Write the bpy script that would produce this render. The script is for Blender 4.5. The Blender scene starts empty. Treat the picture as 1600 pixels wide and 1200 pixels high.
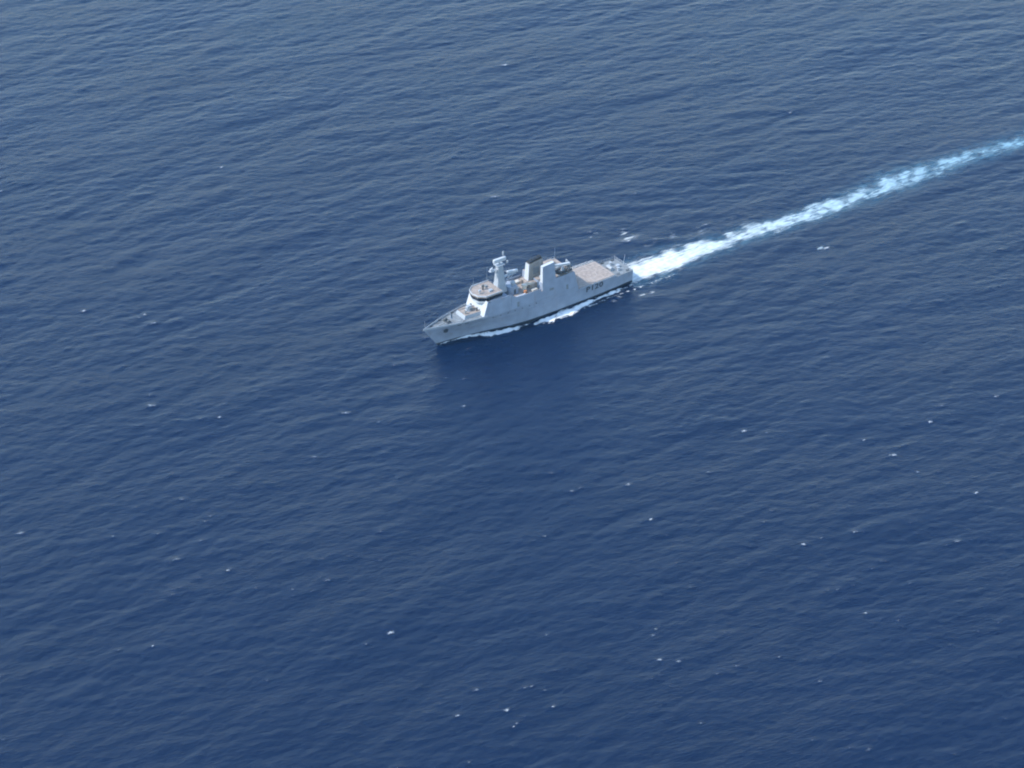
import bpy, bmesh, math, random
import numpy as np
from mathutils import Vector, Matrix

scene = bpy.context.scene
rad = math.radians

# ------------------------------------------------------------------ camera
CAM_DEP = 31.0                      # depression of the line of sight to the ship
CAM_DIST = 890.0
FOCAL_PX = 3788.0                   # focal length in pixels of a 1600 px wide frame
cam_data = bpy.data.cameras.new('camera')
cam = bpy.data.objects.new('camera', cam_data)
scene.collection.objects.link(cam)
cam.location = (0.0, -CAM_DIST * math.cos(rad(CAM_DEP)), CAM_DIST * math.sin(rad(CAM_DEP)))
cam_data.sensor_width = 36.0
cam_data.lens = 36.0 * FOCAL_PX / 1600.0
cam_data.clip_start = 1.0
cam_data.clip_end = 80000.0
CAM_PITCH = CAM_DEP + math.degrees(math.atan(111.8 / FOCAL_PX))
CAM_YAW = math.degrees(math.atan(22.2 / FOCAL_PX)) / math.cos(rad(CAM_DEP))
cam.rotation_euler = (rad(90.0 - CAM_PITCH), 0.0, rad(CAM_YAW))
scene.camera = cam

# ------------------------------------------------------------------ sky and sun
SUN_ELEV = 46.0
SUN_AZ = -110.0                    # clockwise from +Y
SKY_STRENGTH = 0.15
world = bpy.data.worlds.new('World')
scene.world = world
world.use_nodes = True
wn = world.node_tree.nodes
wl = world.node_tree.links
wn.clear()
w_out = wn.new('ShaderNodeOutputWorld')
w_bg = wn.new('ShaderNodeBackground')
w_sky = wn.new('ShaderNodeTexSky')
w_sky.sky_type = 'NISHITA'
w_sky.sun_disc = False
w_sky.sun_elevation = rad(SUN_ELEV)
w_sky.sun_rotation = rad(SUN_AZ)
w_sky.altitude = 0.0
w_sky.air_density = 1.5
w_sky.dust_density = 0.2
w_sky.ozone_density = 2.2
w_bg.inputs['Strength'].default_value = SKY_STRENGTH
wl.new(w_sky.outputs[0], w_bg.inputs[0])
wl.new(w_bg.outputs[0], w_out.inputs[0])

sun_data = bpy.data.lights.new('sun', 'SUN')
sun_data.energy = 2.2
sun_data.angle = rad(0.53)
sun_data.color = (1.0, 0.95, 0.88)
sun = bpy.data.objects.new('sun', sun_data)
scene.collection.objects.link(sun)
to_sun = Vector((math.sin(rad(SUN_AZ)) * math.cos(rad(SUN_ELEV)), math.cos(rad(SUN_AZ)) * math.cos(rad(SUN_ELEV)), math.sin(rad(SUN_ELEV))))
sun.rotation_euler = to_sun.to_track_quat('Z', 'Y').to_euler()
sun.location = to_sun * 600.0

scene.view_settings.view_transform = 'Standard'
scene.view_settings.look = 'None'
scene.view_settings.exposure = 1.47
scene.view_settings.gamma = 1.0
scene.view_settings.use_curve_mapping = False
scene.render.resolution_x = 1024
scene.render.resolution_y = 768
scene.cycles.max_bounces = 6
scene.cycles.filter_width = 2.0

# ------------------------------------------------------------------ ship axes
ALPHA = rad(35.98)
CA, SA = math.cos(ALPHA), math.sin(ALPHA)
LOA = 90.5
MID = 45.25


def ship_to_world(u, v):
    """u metres ahead of the transom, v metres to port."""
    du = u - MID
    return -CA * du + SA * v, -SA * du - CA * v


def world_to_ship(x, y):
    return -CA * x - SA * y + MID, SA * x - CA * y


def pixel_to_sea(px, py):
    """Where the line through a point of the 1600 x 1200 photograph meets the sea."""
    d = Vector(((px - 800.0) / FOCAL_PX, (600.0 - py) / FOCAL_PX, -1.0))
    d = cam.rotation_euler.to_matrix() @ d
    k = -cam.location.z / d.z
    p = cam.location + d * k
    return p.x, p.y


def interp(x, xs, ys):
    return float(np.interp(x, xs, ys))


# hull form: t runs 0 (transom) .. 1 (stem); q runs 0 (waterline) .. 1 (deck edge)
T_TAB = [0.0, 0.11, 0.22, 0.40, 0.55, 0.66, 0.73, 0.80, 0.86, 0.92, 0.965, 1.0]
V_DK = [5.9, 6.35, 6.65, 6.75, 6.75, 6.55, 6.05, 5.10, 3.95, 2.45, 1.15, 0.06]
V_WL = [5.2, 5.85, 6.25, 6.50, 6.10, 4.90, 3.60, 2.30, 1.35, 0.60, 0.22, 0.02]


def deck_height(u):
    if u < 9.0:
        return 5.3
    if u < 26.4:
        return 6.7
    return interp(u, [26.4, 60.0, 70.0, 80.0, 90.5], [8.1, 8.4, 8.5, 8.35, 8.0])


def hull_v(u, w):
    """Half breadth of the hull at height w."""
    q = min(max(w / 8.5, 0.0), 1.15)
    t = min(max(u / (84.5 + 6.0 * q), 0.0), 1.0)
    a, b = interp(t, T_TAB, V_WL), interp(t, T_TAB, V_DK)
    return a + (b - a) * (q ** 1.45)


def deck_v(u):
    return hull_v(u, deck_height(u))


# ------------------------------------------------------------------ materials
def new_mat(name):
    m = bpy.data.materials.new(name)
    m.use_nodes = True
    nt = m.node_tree
    nt.nodes.clear()
    out = nt.nodes.new('ShaderNodeOutputMaterial')
    return m, nt, out


def rotated(nt, source, angle, scale):
    """Coordinates turned by angle about Z, then scaled along the turned axes."""
    a = nt.nodes.new('ShaderNodeMapping')
    a.inputs['Rotation'].default_value = (0, 0, angle)
    nt.links.new(source, a.inputs['Vector'])
    b = nt.nodes.new('ShaderNodeMapping')
    b.inputs['Scale'].default_value = scale
    nt.links.new(a.outputs[0], b.inputs['Vector'])
    return b


def paint(name, col, rough=0.55, var=0.12, scale=0.7, metallic=0.0, streak=0.0, streak_col=(0.17, 0.11, 0.07)):
    """Painted or bare surface with blotchy wear and run marks."""
    m, nt, out = new_mat(name)
    N, L = nt.nodes, nt.links
    b = N.new('ShaderNodeBsdfPrincipled')
    tc = N.new('ShaderNodeTexCoord')
    n1 = N.new('ShaderNodeTexNoise')
    n1.inputs['Scale'].default_value = scale
    n1.inputs['Detail'].default_value = 6.0
    L.new(tc.outputs['Object'], n1.inputs['Vector'])
    r = N.new('ShaderNodeMapRange')
    r.inputs['From Min'].default_value = 0.25
    r.inputs['From Max'].default_value = 0.75
    r.inputs['To Min'].default_value = 1.0 - var
    r.inputs['To Max'].default_value = 1.0 + var
    L.new(n1.outputs['Fac'], r.inputs['Value'])
    mul = N.new('ShaderNodeVectorMath')
    mul.operation = 'SCALE'
    mul.inputs[0].default_value = col
    L.new(r.outputs[0], mul.inputs['Scale'])
    colour = mul.outputs[0]
    if streak > 0.0:
        mp = N.new('ShaderNodeMapping')
        mp.inputs['Scale'].default_value = (1.3, 1.3, 0.12)
        L.new(tc.outputs['Object'], mp.inputs['Vector'])
        n2 = N.new('ShaderNodeTexNoise')
        n2.inputs['Scale'].default_value = 1.0
        n2.inputs['Detail'].default_value = 5.0
        L.new(mp.outputs[0], n2.inputs['Vector'])
        r2 = N.new('ShaderNodeMapRange')
        r2.inputs['From Min'].default_value = 0.56
        r2.inputs['From Max'].default_value = 0.78
        r2.inputs['To Max'].default_value = streak
        L.new(n2.outputs['Fac'], r2.inputs['Value'])
        mx = N.new('ShaderNodeMix')
        mx.data_type = 'RGBA'
        L.new(r2.outputs[0], mx.inputs['Factor'])
        L.new(colour, mx.inputs['A'])
        mx.inputs['B'].default_value = (*streak_col, 1.0)
        colour = mx.outputs['Result']
    L.new(colour, b.inputs['Base Color'])
    b.inputs['Roughness'].default_value = rough
    b.inputs['Metallic'].default_value = metallic
    L.new(b.outputs[0], out.inputs[0])
    return m


M = {}
M['grey'] = paint('naval_grey_paint', (0.215, 0.250, 0.312), 0.5, 0.14, 0.35, streak=0.35)
M['grey_upper'] = paint('light_grey_paint', (0.27, 0.295, 0.325), 0.5, 0.06, 0.5, streak=0.12)
M['boot'] = paint('boot_topping', (0.012, 0.014, 0.018), 0.45, 0.2, 0.6)
M['deck_grey'] = paint('dark_deck_paint', (0.15, 0.165, 0.175), 0.8, 0.2, 0.9, streak=0.0)
M['deck_tan'] = paint('weathered_deck_coating', (0.24, 0.198, 0.17), 0.85, 0.34, 0.9)
M['white'] = paint('white_paint_and_sunlit_fronts', (0.40, 0.42, 0.445), 0.4, 0.04, 1.5)  # also whitens the sunlit fronts of bridge base, casing and funnel
M['marking'] = paint('worn_deck_marking', (0.31, 0.27, 0.245), 0.8, 0.3, 1.2)
M['black'] = paint('black_paint', (0.012, 0.012, 0.014), 0.5, 0.2, 1.0)
M['dark'] = paint('dark_metal', (0.05, 0.055, 0.06), 0.5, 0.2, 2.0)
M['glass'] = paint('bridge_glass', (0.012, 0.016, 0.022), 0.08, 0.1, 1.0)
M['rubber'] = paint('boat_rubber', (0.020, 0.021, 0.024), 0.6, 0.2, 3.0)
M['orange'] = paint('orange_paint', (0.42, 0.17, 0.06), 0.5, 0.08, 2.0)
M['cream'] = paint('cream_crane_paint', (0.44, 0.40, 0.34), 0.5, 0.1, 1.2, streak=0.15)
M['steel'] = paint('galvanised_steel', (0.36, 0.38, 0.40), 0.4, 0.1, 3.0, metallic=0.4)
M['funnel'] = paint('funnel_sooty_paint', (0.25, 0.235, 0.215), 0.65, 0.2, 0.6, streak=0.3, streak_col=(0.06, 0.055, 0.05))
M['number'] = paint('hull_number_paint', (0.02, 0.022, 0.026), 0.6, 0.2, 2.0)


def tag(o, label=None, cat=None, group=None, kind=None):
    if label:
        o['label'] = label
    if cat:
        o['category'] = cat
    if group:
        o['group'] = group
    if kind:
        o['kind'] = kind
    return o


class MB:
    """Collects shapes and links them as one mesh object."""

    def __init__(self):
        self.bm = bmesh.new()

    def face(self, vs, mi=0):
        f = self.bm.faces.new([self.bm.verts.new(v) for v in vs])
        f.material_index = mi
        return f

    def box(self, c, s, rot=None, bev=0.0):
        m = Matrix.Translation(c)
        if rot is not None:
            m = m @ rot
        m = m @ Matrix.Diagonal((s[0], s[1], s[2], 1.0))
        r = bmesh.ops.create_cube(self.bm, size=1.0, matrix=m)
        if bev > 0.0:
            es = list({e for v in r['verts'] for e in v.link_edges})
            bmesh.ops.bevel(self.bm, geom=es, offset=bev, segments=2, affect='EDGES', profile=0.5)
        return self

    def prism(self, bottom, top):
        """Solid between two rings of points with equal counts."""
        n = len(bottom)
        b = [self.bm.verts.new(p) for p in bottom]
        t = [self.bm.verts.new(p) for p in top]
        self.bm.faces.new(list(reversed(b)))
        self.bm.faces.new(t)
        for i in range(n):
            j = (i + 1) % n
            self.bm.faces.new((b[i], b[j], t[j], t[i]))
        return self

    def tube(self, a, b, r0, r1=None, seg=10):
        a, b = Vector(a), Vector(b)
        if r1 is None:
            r1 = r0
        d = b - a
        q = d.to_track_quat('Z', 'Y').to_matrix().to_4x4()
        m = Matrix.Translation((a + b) / 2) @ q
        bmesh.ops.create_cone(self.bm, cap_ends=True, segments=seg, radius1=r0, radius2=r1, depth=d.length, matrix=m)
        return self

    def pipe(self, pts, r, seg=8):
        for a, b in zip(pts[:-1], pts[1:]):
            self.tube(a, b, r, seg=seg)
        return self

    def ball(self, c, r, sz=1.0, seg=16):
        m = Matrix.Translation(c) @ Matrix.Diagonal((1, 1, sz, 1))
        bmesh.ops.create_uvsphere(self.bm, u_segments=seg, v_segments=seg // 2, radius=r, matrix=m)
        return self

    def ring(self, c, R, r, axis='Z', n=18, k=8):
        vs = []
        for i in range(n):
            a = 2 * math.pi * i / n
            row = []
            for j in range(k):
                b = 2 * math.pi * j / k
                x, y, z = (R + r * math.cos(b)) * math.cos(a), (R + r * math.cos(b)) * math.sin(a), r * math.sin(b)
                p = {'Z': (x, y, z), 'Y': (x, z, y), 'X': (z, x, y)}[axis]
                row.append(self.bm.verts.new((c[0] + p[0], c[1] + p[1], c[2] + p[2])))
            vs.append(row)
        for i in range(n):
            for j in range(k):
                self.bm.faces.new((vs[i][j], vs[(i + 1) % n][j], vs[(i + 1) % n][(j + 1) % k], vs[i][(j + 1) % k]))
        return self

    def build(self, name, mats, parent=None, smooth=False):
        bmesh.ops.recalc_face_normals(self.bm, faces=self.bm.faces[:])
        me = bpy.data.meshes.new(name)
        self.bm.to_mesh(me)
        self.bm.free()
        if not isinstance(mats, (list, tuple)):
            mats = [mats]
        for m in mats:
            me.materials.append(M[m])
        if smooth:
            for p in me.polygons:
                p.use_smooth = True
        o = bpy.data.objects.new(name, me)
        scene.collection.objects.link(o)
        if parent is not None:
            o.parent = parent
        return o

# ------------------------------------------------------------------ the sea
rng = np.random.default_rng(11)
NF, LF = 1024, 640.0
WIND = math.atan2(-math.cos(rad(27.0)), math.sin(rad(27.0)))       # the way the waves run


def ocean_fields():
    """One wind sea from a directional spectrum: height, horizontal shift, folding."""
    k1 = 2 * np.pi * np.fft.fftfreq(NF, LF / NF)
    kx, ky = np.meshgrid(k1, k1, indexing='xy')
    k = np.hypot(kx, ky)
    k[0, 0] = 1.0
    th = np.arctan2(ky, kx)

    def spec(lp, hs, direction, spread, gamma=3.3, cut=1.1):
        w = np.sqrt(9.81 * k)
        wp = math.sqrt(9.81 * 2 * np.pi / lp)
        sig = np.where(w <= wp, 0.07, 0.09)
        s = w ** -5 * np.exp(-1.25 * (wp / w) ** 4) * gamma ** np.exp(-(w - wp) ** 2 / (2 * sig ** 2 * wp ** 2))
        s = s * 0.5 * np.sqrt(9.81 / k) / k
        sp = np.maximum(spread / (1.0 + 0.5 * np.maximum(w / wp - 1.0, 0.0)), 1.3)
        dd = np.cos((th - direction) / 2.0) ** 2
        s = s * np.power(dd, sp) * np.sqrt(sp)
        s = s * np.exp(-(k * cut / (2 * np.pi) * 0.9) ** 4)
        s[0, 0] = 0.0
        return s * (hs / 4.0) ** 2 / s.sum()

    S = spec(15.0, 0.27, WIND, 20.0, 2.0) + spec(45.0, 0.38, WIND + 0.35, 14.0, 2.5) + spec(5.0, 0.10, WIND - 0.25, 6.0, 1.3) + spec(9.0, 0.11, WIND + 0.5, 8.0, 1.5)
    ph = (rng.standard_normal((NF, NF)) + 1j * rng.standard_normal((NF, NF))) * np.sqrt(S / 2.0)
    H = ph * NF * NF * math.sqrt(2.0) / 1.0
    h = np.fft.ifft2(H).real
    dx = np.fft.ifft2(1j * kx / k * H).real
    dy = np.fft.ifft2(1j * ky / k * H).real
    jxx = np.fft.ifft2(-kx * kx / k * H).real
    jyy = np.fft.ifft2(-ky * ky / k * H).real
    jxy = np.fft.ifft2(-kx * ky / k * H).real
    return h, dx, dy, jxx, jyy, jxy


F_h, F_dx, F_dy, F_xx, F_yy, F_xy = ocean_fields()
CHOP = 1.15


def axis(lo, hi, step, far, growth=1.16):
    a = list(np.arange(lo, hi + 1e-6, step))
    s, x = step, a[-1]
    while x < far:
        s *= growth
        x += s
        a.append(x)
    s, x = step, a[0]
    b = []
    while x > -far:
        s *= growth
        x -= s
        b.append(x)
    return np.array(b[::-1] + a)


STEP = LF / NF
ax = axis(-272.0, 272.0, STEP, 42000.0)
ay = axis(-280.0, 318.0, STEP, 42000.0)
GX, GY = np.meshgrid(ax, ay, indexing='xy')


def sample(F):
    fx = (GX / STEP) % NF
    fy = (GY / STEP) % NF
    x0 = np.floor(fx).astype(int) % NF
    y0 = np.floor(fy).astype(int) % NF
    tx, ty = fx - np.floor(fx), fy - np.floor(fy)
    x1, y1 = (x0 + 1) % NF, (y0 + 1) % NF
    return (F[y0, x0] * (1 - tx) + F[y0, x1] * tx) * (1 - ty) + (F[y1, x0] * (1 - tx) + F[y1, x1] * tx) * ty


def sstep(a, b, x):
    t = np.clip((x - a) / (b - a), 0.0, 1.0)
    return t * t * (3 - 2 * t)


edge = np.maximum(np.maximum(np.abs(GX) - 272.0, GY - 318.0), -280.0 - GY)
FADE = 1.0 - sstep(0.0, 60.0, edge)
U, V = -CA * GX - SA * GY + MID, SA * GX - CA * GY
AFT = -U

# the wake: its centre line, half width and strength along the distance astern
W_S = [-4, 0, 13, 25, 38, 69, 100, 120, 137, 150, 170, 203, 260]
W_C = [0.3, 0.3, 0.2, -0.6, 0.6, 2.6, 4.6, 4.0, 2.2, 3.2, 4.6, 6.6, 10.0]
W_H = [5.2, 6.2, 7.6, 7.0, 5.6, 4.6, 4.8, 5.8, 7.2, 6.2, 5.2, 5.0, 5.0]
W_I = [0.8, 1.3, 1.3, 1.2, 1.08, 0.94, 0.92, 0.86, 0.88, 0.82, 0.78, 0.74, 0.70]


def soft_noise(scale, seed):
    """Smooth random field of unit deviation, features about scale metres across."""
    g = np.random.default_rng(seed).standard_normal((NF, NF))
    k1 = 2 * np.pi * np.fft.fftfreq(NF, STEP)
    kx, ky = np.meshgrid(k1, k1)
    f = np.fft.ifft2(np.fft.fft2(g) * np.exp(-(kx ** 2 + ky ** 2) * (scale / 4.0) ** 2)).real
    return sample(f / f.std())


wc, wh, wi = np.interp(AFT, W_S, W_C), np.interp(AFT, W_S, W_H), np.interp(AFT, W_S, W_I)
n_big, n_mid, n_fine = soft_noise(14.0, 1), soft_noise(5.0, 2), soft_noise(2.4, 3)
lat = (V - wc) / wh + (0.16 * n_big + 0.14 * n_mid) * np.interp(AFT, [0, 20, 60], [0.3, 0.7, 1.0])
wake = np.where((AFT > -1.0) & (AFT < 262.0), np.exp(-np.abs(lat) ** 2.6) * wi * (1.0 + (0.10 * n_mid + 0.10 * n_fine) * np.interp(AFT, [0, 40, 120], [0.4, 0.8, 1.4])), 0.0)
aerated = np.where((AFT > -1.0) & (AFT < 262.0), np.exp(-np.abs((V - wc - 0.6) / (wh * 1.25)) ** 2.6), 0.0) * np.interp(AFT, [-4, 0, 30, 120, 260], [0.6, 0.75, 0.8, 0.8, 0.65])
# the starboard quarter: thinner scattered foam beside the main wake
wake = np.maximum(wake, np.where(AFT > 1.0, 0.52 * np.exp(-((V + 6.8) / 2.2) ** 2) * np.exp(-((AFT - 12.0) / 12.0) ** 2), 0.0))
wake = np.maximum(wake, np.where(AFT > 1.0, 0.40 * np.exp(-((V + 9.0) / 3.0) ** 2) * np.exp(-((AFT - 44.0) / 14.0) ** 2), 0.0))
wake = np.maximum(wake, np.where(AFT > 1.0, 0.46 * np.exp(-((V - 7.2) / 2.0) ** 2) * np.exp(-((AFT - 14.0) / 12.0) ** 2), 0.0))

# loose foam off both quarters
for (px, py, la, lb, g_) in ((985, 372, 5.5, 2.0, 0.62), (930, 367, 5.0, 1.5, 0.5), (975, 363, 3.5, 1.4, 0.5), (1012, 380, 4.0, 2.0, 0.5), (1100, 354, 6.0, 2.6, 0.42),
                             (1130, 345, 5.0, 2.0, 0.4), (1050, 368, 5.0, 2.2, 0.42), (1012, 459, 5.0, 1.2, 0.62), (965, 468, 3.0, 1.4, 0.52), (1040, 437, 8.0, 2.0, 0.45), (1282, 389, 4.0, 1.8, 0.5)):
    cx, cy = pixel_to_sea(px, py)
    cu_, cv_ = world_to_ship(cx, cy)
    wake = np.maximum(wake, g_ * np.exp(-((U - cu_) / la) ** 2 - ((V - cv_ + 0.25 * n_mid) / lb) ** 2) * (1.0 + 0.3 * n_fine))

# the foam thrown out along the waterline
hv_u = np.linspace(-2.0, 86.0, 177)
hv = np.array([hull_v(u, 0.0) if u >= 0 else hull_v(0.0, 0.0) for u in hv_u])
HV = np.interp(U, hv_u, hv)
HV = np.where(U > 84.5, 0.0, HV)
off = np.abs(V) - HV
B_U = [-3, 2, 8, 18, 25, 30, 40, 47, 49.5, 52, 55, 60, 66, 69, 72, 77, 81, 84, 86]
B_I = [0.5, 0.85, 0.95, 0.95, 1.0, 1.2, 1.25, 1.15, 0.6, 0.75, 1.15, 1.25, 1.2, 1.05, 0.92, 0.88, 0.82, 0.65, 0.0]
B_O = [1.2, 1.2, 1.2, 1.3, 1.8, 2.5, 2.6, 1.8, 0.5, 1.0, 1.8, 2.1, 2.0, 1.3, 0.7, 0.5, 0.4, 0.3, 0.0]
B_W = [1.2, 1.3, 1.3, 1.4, 1.8, 2.4, 2.6, 2.0, 1.0, 1.1, 1.6, 1.9, 1.8, 1.4, 0.85, 0.65, 0.55, 0.45, 0.3]
bow = np.where((U > -3) & (U < 86), np.interp(U, B_U, B_I) * np.exp(-((off - np.interp(U, B_U, B_O)) / np.interp(U, B_U, B_W)) ** 2), 0.0)
bow = np.where(off < -0.8, 0.0, bow * (1.0 + 0.14 * n_fine + 0.10 * n_mid))
outer = np.where((U > -16) & (U < 40), 0.66 * np.exp(-((off - np.interp(U, [-16, 0, 20, 40], [5.2, 4.2, 3.6, 3.6])) / 0.9) ** 2), 0.0)
bow = np.maximum(bow, np.where(V > 0, outer, outer * 0.7))

# heights: calm water in the wake, a crest along the bow, troughs amidships
calm = 1.0 - 0.75 * np.clip(aerated, 0, 1)
near = np.exp(-np.clip(off, 0, None) / 5.0) * np.where((U > -6) & (U < 88), 1.0, 0.0)
bow_h = np.interp(U, [-10, 0, 10, 22, 38, 50, 60, 74, 82, 86, 90], [0, -0.15, 0.2, 0.5, 0.55, -0.35, 0.25, 0.75, 0.6, 0.15, 0.0])
# the diverging waves the ship leaves on either side
kel = 0.0
for s0, amp in ((84.0, 0.16), (6.0, 0.12)):
    s_ = np.clip(s0 - U, 0.0, None)
    y_ = np.abs(V)
    kel = kel + amp * np.exp(-((y_ - 0.33 * s_ - 1.0) / (2.0 + 0.085 * s_)) ** 2) * np.cos(2 * np.pi * (0.82 * y_ + 0.42 * s_) / 8.5) * np.exp(-s_ / 150.0) * sstep(3.0, 14.0, s_)
Z = sample(F_h) * FADE * calm + near * bow_h + kel * FADE
PX = GX - CHOP * sample(F_dx) * FADE * calm
PY = GY - CHOP * sample(F_dy) * FADE * calm
JAC = (1 + CHOP * sample(F_xx)) * (1 + CHOP * sample(F_yy)) - (CHOP * sample(F_xy)) ** 2
# turbulent lumps in wake and bow foam
lump = rng.standard_normal(Z.shape)
lump = (lump + np.roll(lump, 1, 0) + np.roll(lump, 1, 1) + np.roll(lump, (1, 1), (0, 1))) / 2.0
Z = Z + lump * (0.10 * np.clip(wake, 0, 1) + 0.13 * np.clip(bow, 0, 1))

# breaking crests: where the surface folds, and the larger ones that can be seen in the photograph
j_lo, j_hi = np.quantile(JAC[::3, ::3], [0.001, 0.03])
fold = np.clip((j_hi - JAC) / (j_hi - j_lo), 0.0, 1.0) * FADE * np.clip(0.55 + 0.40 * soft_noise(45.0, 8), 0.0, 1.1) * np.interp(GY, [-240.0, 0.0, 200.0], [1.0, 0.75, 0.3])
CAPS = [(795, 102, 16), (1388, 105, 9), (148, 177, 6), (820, 222, 9), (350, 262, 9), (992, 309, 12), (770, 303, 15), (985, 372, 26), (930, 367, 22),
        (1012, 378, 16), (975, 363, 14), (1100, 352, 14), (1280, 388, 20), (1015, 459, 22), (960, 469, 12), (940, 480, 10), (725, 632, 9), (505, 716, 8), (575, 677, 8),
        (585, 666, 7), (900, 768, 12), (1397, 702, 8), (1408, 711, 12), (1398, 716, 8), (1462, 666, 8), (1285, 834, 8), (1538, 775, 10),
        (1560, 624, 16), (1185, 800, 8), (1010, 805, 8), (1178, 890, 12), (1345, 950, 7), (728, 1080, 14), (72, 957, 14), (15, 1055, 16),
        (612, 999, 14), (583, 1001, 8), (1053, 1037, 8), (1017, 1037, 10), (760, 1150, 16), (335, 1133, 12), (640, 778, 12), (345, 660, 7),
        (550, 650, 18), (120, 485, 10), (600, 520, 12), (1465, 638, 16), (915, 655, 7), (1190, 672, 10), (1510, 820, 9), (1265, 858, 10),
        (1125, 982, 10), (1108, 1135, 8), (1280, 1068, 10), (1350, 1167, 12), (1150, 1040, 10), (3, 1147, 12), (38, 833, 16), (320, 803, 14),
        (1160, 675, 8), (1430, 815, 8), (1075, 912, 12), (820, 1066, 10), (945, 1105, 10), (410, 1072, 9), (210, 1113, 8), (1500, 1010, 14), (712, 1048, 9),
        (1240, 180, 8), (470, 330, 9), (650, 168, 8), (240, 492, 10), (1480, 470, 8), (1345, 690, 6), (880, 420, 5)]
caps = np.zeros_like(Z)
arng = np.random.default_rng(21)
for _ in range(40):
    # loose groups of faint flecks, more of them in the nearer water
    gx, gy = arng.uniform(-20, 1620), 1210 * arng.beta(2.2, 1.15)
    for _ in range(arng.integers(1, 6)):
        CAPS.append((gx + arng.normal(0, 26), gy + arng.normal(0, 12), arng.uniform(2.0, 7.0)))
cw, sw = math.cos(WIND + math.pi / 2), math.sin(WIND + math.pi / 2)
crng = np.random.default_rng(5)
for n_cap, (px, py, wd) in enumerate(CAPS):
    cx, cy = pixel_to_sea(px, py)
    d = math.hypot(cx - cam.location.x, cy - cam.location.y)
    a = 0.5 * wd * math.hypot(d, cam.location.z) / FOCAL_PX * 1.05 + 0.25
    ang = crng.normal(0, 0.25)
    c_, s_ = math.cos(ang), math.sin(ang)
    ex, ey = cw * c_ - sw * s_, cw * s_ + sw * c_
    i0, i1 = np.searchsorted(ax, cx - 12), np.searchsorted(ax, cx + 12)
    j0, j1 = np.searchsorted(ay, cy - 12), np.searchsorted(ay, cy + 12)
    lx, ly = PX[j0:j1, i0:i1] - cx, PY[j0:j1, i0:i1] - cy
    # move it onto the nearest crest
    zz = np.where(lx * lx + ly * ly < 9.0, Z[j0:j1, i0:i1], -9.0)
    top = np.unravel_index(np.argmax(zz), zz.shape)
    lx, ly = lx - lx[top], ly - ly[top]
    p, q = lx * ex + ly * ey, -lx * ey + ly * ex
    q = q - 0.10 * p * p / max(a, 0.6)
    g = np.exp(-(p / a) ** 2 - (q / (0.45 + 0.16 * a)) ** 2) * (crng.uniform(0.75, 1.15) if n_cap < 75 else crng.uniform(0.5, 0.95))
    caps[j0:j1, i0:i1] = np.maximum(caps[j0:j1, i0:i1], g)
caps = np.maximum(caps * np.clip(0.95 + 0.32 * soft_noise(1.5, 9) + 0.15 * n_fine, 0.2, 1.5), fold * 1.05)
caps = np.where((np.abs(V) < HV + 0.5) & (U > 0) & (U < 84), 0.0, caps)
Z = Z + 0.10 * caps


def grid_mesh(name, X, Y, Zz, mask=None, attrs=None):
    ny, nx = X.shape
    idx = np.arange(ny * nx).reshape(ny, nx)
    quads = np.stack([idx[:-1, :-1], idx[:-1, 1:], idx[1:, 1:], idx[1:, :-1]], -1)
    if mask is not None:
        fm = np.maximum.reduce([mask[:-1, :-1], mask[:-1, 1:], mask[1:, 1:], mask[1:, :-1]])
        quads = quads[fm]
    quads = quads.reshape(-1, 4)
    used, inv = np.unique(quads, return_inverse=True)
    quads = inv.reshape(-1, 4)
    co = np.stack([X.ravel()[used], Y.ravel()[used], Zz.ravel()[used]], -1).astype(np.float32)
    me = bpy.data.meshes.new(name)
    me.vertices.add(len(co))
    me.vertices.foreach_set('co', co.ravel())
    me.loops.add(quads.size)
    me.loops.foreach_set('vertex_index', quads.ravel().astype(np.int32))
    me.polygons.add(len(quads))
    me.polygons.foreach_set('loop_start', (np.arange(len(quads)) * 4).astype(np.int32))
    me.polygons.foreach_set('use_smooth', np.ones(len(quads), dtype=bool))
    me.update(calc_edges=True)
    for k, v in (attrs or {}).items():
        at = me.attributes.new(k, 'FLOAT', 'POINT')
        at.data.foreach_set('value', v.ravel()[used].astype(np.float32))
    o = bpy.data.objects.new(name, me)
    scene.collection.objects.link(o)
    return o


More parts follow.
